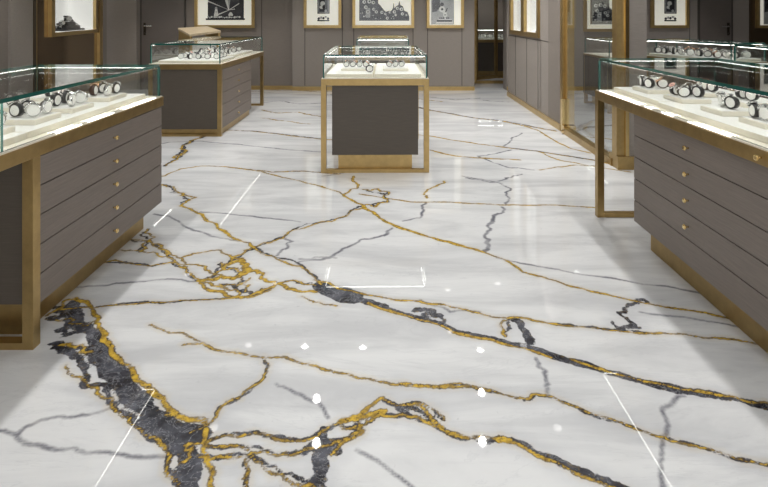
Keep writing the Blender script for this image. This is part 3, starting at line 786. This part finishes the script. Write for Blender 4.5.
# ---------------------------------------------------------------- framed pictures on the back wall
def picture(x0, x1, z0, z1, y, label, art, fwid=.055):
    e = empty('framed_picture', ((x0 + x1) / 2, y, z0)); tag(e, label, 'picture')
    h = (x1 - x0) / 2; H = z1 - z0
    part('frame', 'gold', e, (-h, -h + fwid, -.06, 0, 0, H), (h - fwid, h, -.06, 0, 0, H), (-h + fwid, h - fwid, -.06, 0, 0, fwid), (-h + fwid, h - fwid, -.06, 0, H - fwid, H), bev=.003)
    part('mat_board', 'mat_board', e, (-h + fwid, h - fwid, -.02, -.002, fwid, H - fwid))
    m = MB(); art(m, h, fwid)
    m.build('photograph', None, e)
    part('picture_glass', 'glass', e, (-h + fwid, h - fwid, -.045, -.040, fwid, H - fwid))
    return e
PY = -.024
class Art:
    """flat print laid out in metres, u right, v up, on the mat board"""
    def __init__(s, m): s.m = m; s.k = 0
    def poly(s, pts, key):
        s.k += 1; s.m.poly([(u, PY - s.k * .0002, v) for u, v in pts], key)
    def rect(s, u0, u1, v0, v1, key): s.poly([(u0, v0), (u1, v0), (u1, v1), (u0, v1)], key)
    def disc(s, u, v, r, key, n=14, sy=1): s.poly([(u + r * math.cos(6.283 * i / n), v + r * sy * math.sin(6.283 * i / n)) for i in range(n)], key)
def art_beams(m, h, fw):
    a = Art(m); u0, u1 = -.33, .37; v0 = .165
    a.rect(u0, u1, v0, .95, 'print_dark')
    a.poly([(.07, .34), (-.05, .95), (.22, .95), (.09, .34)], 'print_grey'); a.poly([(.085, .34), (.15, .95), (.34, .95), (.10, .35)], 'print_dark')
    vx, vy = .08, .345
    for p, q in (((-.33, .535), (-.33, .505)), ((-.01, .58), (.05, .58)), ((.28, .485), (.28, .465)), ((.2, .375), (.2, .36)), ((-.14, .27), (-.12, .25))):
        a.poly([(vx - .012, vy), (vx + .012, vy), q, p], 'print_white')
    a.poly([(-.215, .225), (-.12, .225), (-.145, .37), (-.185, .37)], 'print_white'); a.disc(-.167, .385, .025, 'print_grey'); a.disc(-.167, .31, .014, 'print_grey')
    a.disc(.115, .27, .035, 'print_white'); a.disc(.09, .25, .022, 'print_white'); a.disc(.14, .25, .022, 'print_white')
    a.rect(-.37, .39, v0 - .012, v0 + .02, 'print_black')
    rr = random.Random(2)
    for i in range(20): a.disc(u0 + .01 + i * .032, v0 + .04 + rr.uniform(-.01, .012), rr.uniform(.012, .02), 'print_white' if i % 3 else 'print_grey')
def art_city(m, h, fw):
    a = Art(m); u0, u1 = -h + .13, h - .09; rr = random.Random(4); v0 = .14
    W = u1 - u0
    a.rect(u0, u0 + W * .38, v0, .9, 'print_dark')
    prof = [(.38, .47), (.42, .44), (.48, .36), (.53, .31), (.58, .33), (.64, .33), (.67, .38), (.69, .50), (.70, .38), (.74, .42), (.78, .44), (.80, .53), (.82, .44), (.87, .42), (.9, .33), (.96, .31), (1, .22)]
    for (p0, q0), (p1, q1) in zip(prof, prof[1:]): a.poly([(u0 + W * p0, v0), (u0 + W * p1, v0), (u0 + W * p1, q1), (u0 + W * p0, q0)], 'print_black')
    for i in range(46): a.disc(u0 + rr.random() * W * .96 + .015, v0 + .02 + rr.random() * .14, rr.uniform(.006, .016), rr.choice(('print_grey', 'print_dark', 'print_dark', 'print_white')))
    a.rect(u0 + W * .13, u0 + W * .22, .20, .38, 'print_grey')
    for (p, v, r) in ((.10, .50, .035), (.20, .51, .04), (.28, .49, .035), (.13, .40, .035), (.17, .31, .035), (.29, .36, .03), (.34, .31, .03), (.45, .30, .03), (.52, .27, .022), (.56, .19, .028), (.61, .30, .022), (.70, .31, .032), (.73, .25, .025), (.76, .38, .03), (.84, .36, .035), (.86, .27, .03), (.94, .25, .018)):
        a.disc(u0 + W * p, v, r, 'print_white'); a.disc(u0 + W * p + .006, v, r * .42, 'print_black')
def art_small(m, h, fw):
    a = Art(m)
    a.rect(-.10, .135, .276, .66, 'print_black'); a.rect(-.082, .117, .293, .64, 'print_grey'); a.rect(-.065, .10, .31, .62, 'print_dark')
    a.disc(.0, .47, .045, 'print_white'); a.disc(-.015, .40, .045, 'print_white', sy=.8); a.disc(.045, .40, .05, 'print_black'); a.disc(.06, .33, .025, 'print_grey')
    a.rect(-.10, .13, .13, .155, 'print_black')
    for i, v in enumerate((.18, .2, .19, .21, .18)): a.disc(-.075 + i * .045, v, .024, 'print_grey' if i % 2 else 'print_dark')
    for i in range(4): a.disc(-.05 + i * .045, .205, .014, 'print_white')
def art_single(m, h, fw):
    a = Art(m)
    a.rect(-.27, .17, .07, .95, 'print_grey')
    a.poly([(-.25, .30), (-.16, .32), (-.10, .40), (-.10, .75), (-.25, .75)], 'print_dark'); a.disc(-.16, .42, .07, 'print_black')
    a.disc(-.06, .455, .035, 'print_black'); a.disc(-.06, .36, .06, 'print_white', n=20); a.disc(-.058, .36, .022, 'print_black'); a.disc(-.01, .31, .045, 'print_white')
    a.poly([(-.005, .31), (.02, .30), (.05, .38), (.035, .39)], 'print_black'); a.disc(.0, .25, .04, 'print_white'); a.rect(-.02, .02, .245, .26, 'print_dark')
    a.poly([(-.19, .085), (.16, .085), (.12, .17), (-.12, .17)], 'print_white'); a.rect(-.16, .13, .12, .155, 'print_black')
    for i in range(6): a.disc(-.10 + i * .033, .19, .015, 'print_dark' if i != 3 else 'print_white')
WZ = 1.20
picture(-3.71, -2.55, WZ, 2.35, BW + .12, 'wide gold-framed black and white picture with light beams above the back left case', art_beams)
picture(-1.577, -.856, WZ, 2.35, BW, 'narrow gold-framed picture with one small dark print, on the wall left of the middle case', art_small)
picture(-.644, .538, WZ, 2.35, BW, 'wide gold-framed black and white skyline of watches behind the middle case', art_city)
picture(.779, 1.492, WZ, 2.35, BW, 'narrow gold-framed picture of one white watch, left of the bronze doorway', art_single)
picture(5.08, 5.80, WZ, 2.35, BW, 'narrow gold-framed picture at the back right beside the door with the lever handle', art_small)
picture(3.79, 4.97, 1.13, 2.35, BW, 'wide gold-framed dark skyline picture seen through the glass partition', art_city)
picture(7.07, 7.9, WZ, 2.35, BW - .04, 'gold-framed lit picture on the dark bronze panel at the far right', art_single)

# ---------------------------------------------------------------- lectern behind the back left case
e = empty('reception_lectern', (-3.32, 9.2, 0)); tag(e, 'gold-sided lectern with a pale sloping top behind the back left case', 'lectern')
O = Vector((-3.32, 9.2, 0))
Np, Rp, Bp, Lp = [Vector(p) - O for p in ((-3.33, 8.82, 1.085), (-2.92, 9.2, 1.14), (-3.3, 9.6, 1.21), (-3.68, 9.2, 1.185))]
m = MB(); m.prism([Np, Rp, Bp, Lp], (0, 0, .035)); m.build('top', 'lectern_top', e)
s_ = lambda p, k, z: Vector((p.x * k, p.y * k, z))
m = MB(); m.prism([s_(Np, .80, 0), s_(Rp, .80, 0), s_(Bp, .8, 0), s_(Lp, .8, 0)], (0, 0, 1.06)); m.build('body', 'white', e)
m = MB(); m.prism([s_(Np, .97, 0), s_(Lp, .97, 0), s_(Lp, .97, Lp.z), s_(Np, .97, Np.z)], Vector((.03, .03, 0))); m.build('side_panel', 'gold', e)
m = MB(); m.prism([s_(Rp, .97, 0), s_(Bp, .97, 0), s_(Bp, .97, Bp.z), s_(Rp, .97, Rp.z)], Vector((-.03, -.03, 0))); m.build('side_panel', 'gold', e)

# ---------------------------------------------------------------- window displays
def lwp(u, v, z): return LW @ Vector((u, v, z))
uc = (u93 + u51) / 2
e = empty('watch_stand', lwp(uc - .28, -.2, NZ0)); e.rotation_euler.z = LW.to_euler().z
tag(e, 'low black stand in the lit window at the left', 'stand')
for k, (w_, d_, h_) in enumerate(((.95, .12, .03), (.62, .10, .085), (.34, .07, .15))):
    part('stand_tier', 'black', e, (-w_ / 2, w_ / 2, -d_, d_, 0 if k == 0 else (.0305, .0855)[k - 1], h_), bev=.004)
for i in range(9):
    du = -.40 + i * .10; ad = abs(du)
    z = NZ0 + (.151 if ad < .16 else .086 if ad < .3 else .031)
    put_watch((0, 1, 3)[i % 3], lwp(uc - .28 + du, -.2, z), LW.to_euler().z + R(20 * (i % 3) - 20), f'{KINDS[(0, 1, 3)[i % 3]][3]} watch, {ORD[i]} from far end, black stand, left lit window', 'watches in the left lit window', scale=1.45)
for (y, z, nm) in ((8.48, 1.191, 'far'), (7.62, 1.191, 'near')):
    e = empty('watch_pedestal', (BX + .053, y, z)); tag(e, f'small dark pedestal in the {nm} lit window of the right wall', 'stand')
    part('pedestal_base', 'black', e, (-.03, .03, -.09, .09, 0, .025), bev=.003); part('pedestal_stem', 'black', e, (-.01, .01, .03, .05, .025, .16), bev=.002)
    put_watch(0, (BX + .053, y - .03, z + .026), math.pi / 2, f'watch with black strap on the pedestal in the {nm} lit window of the right wall', None, scale=1.15)
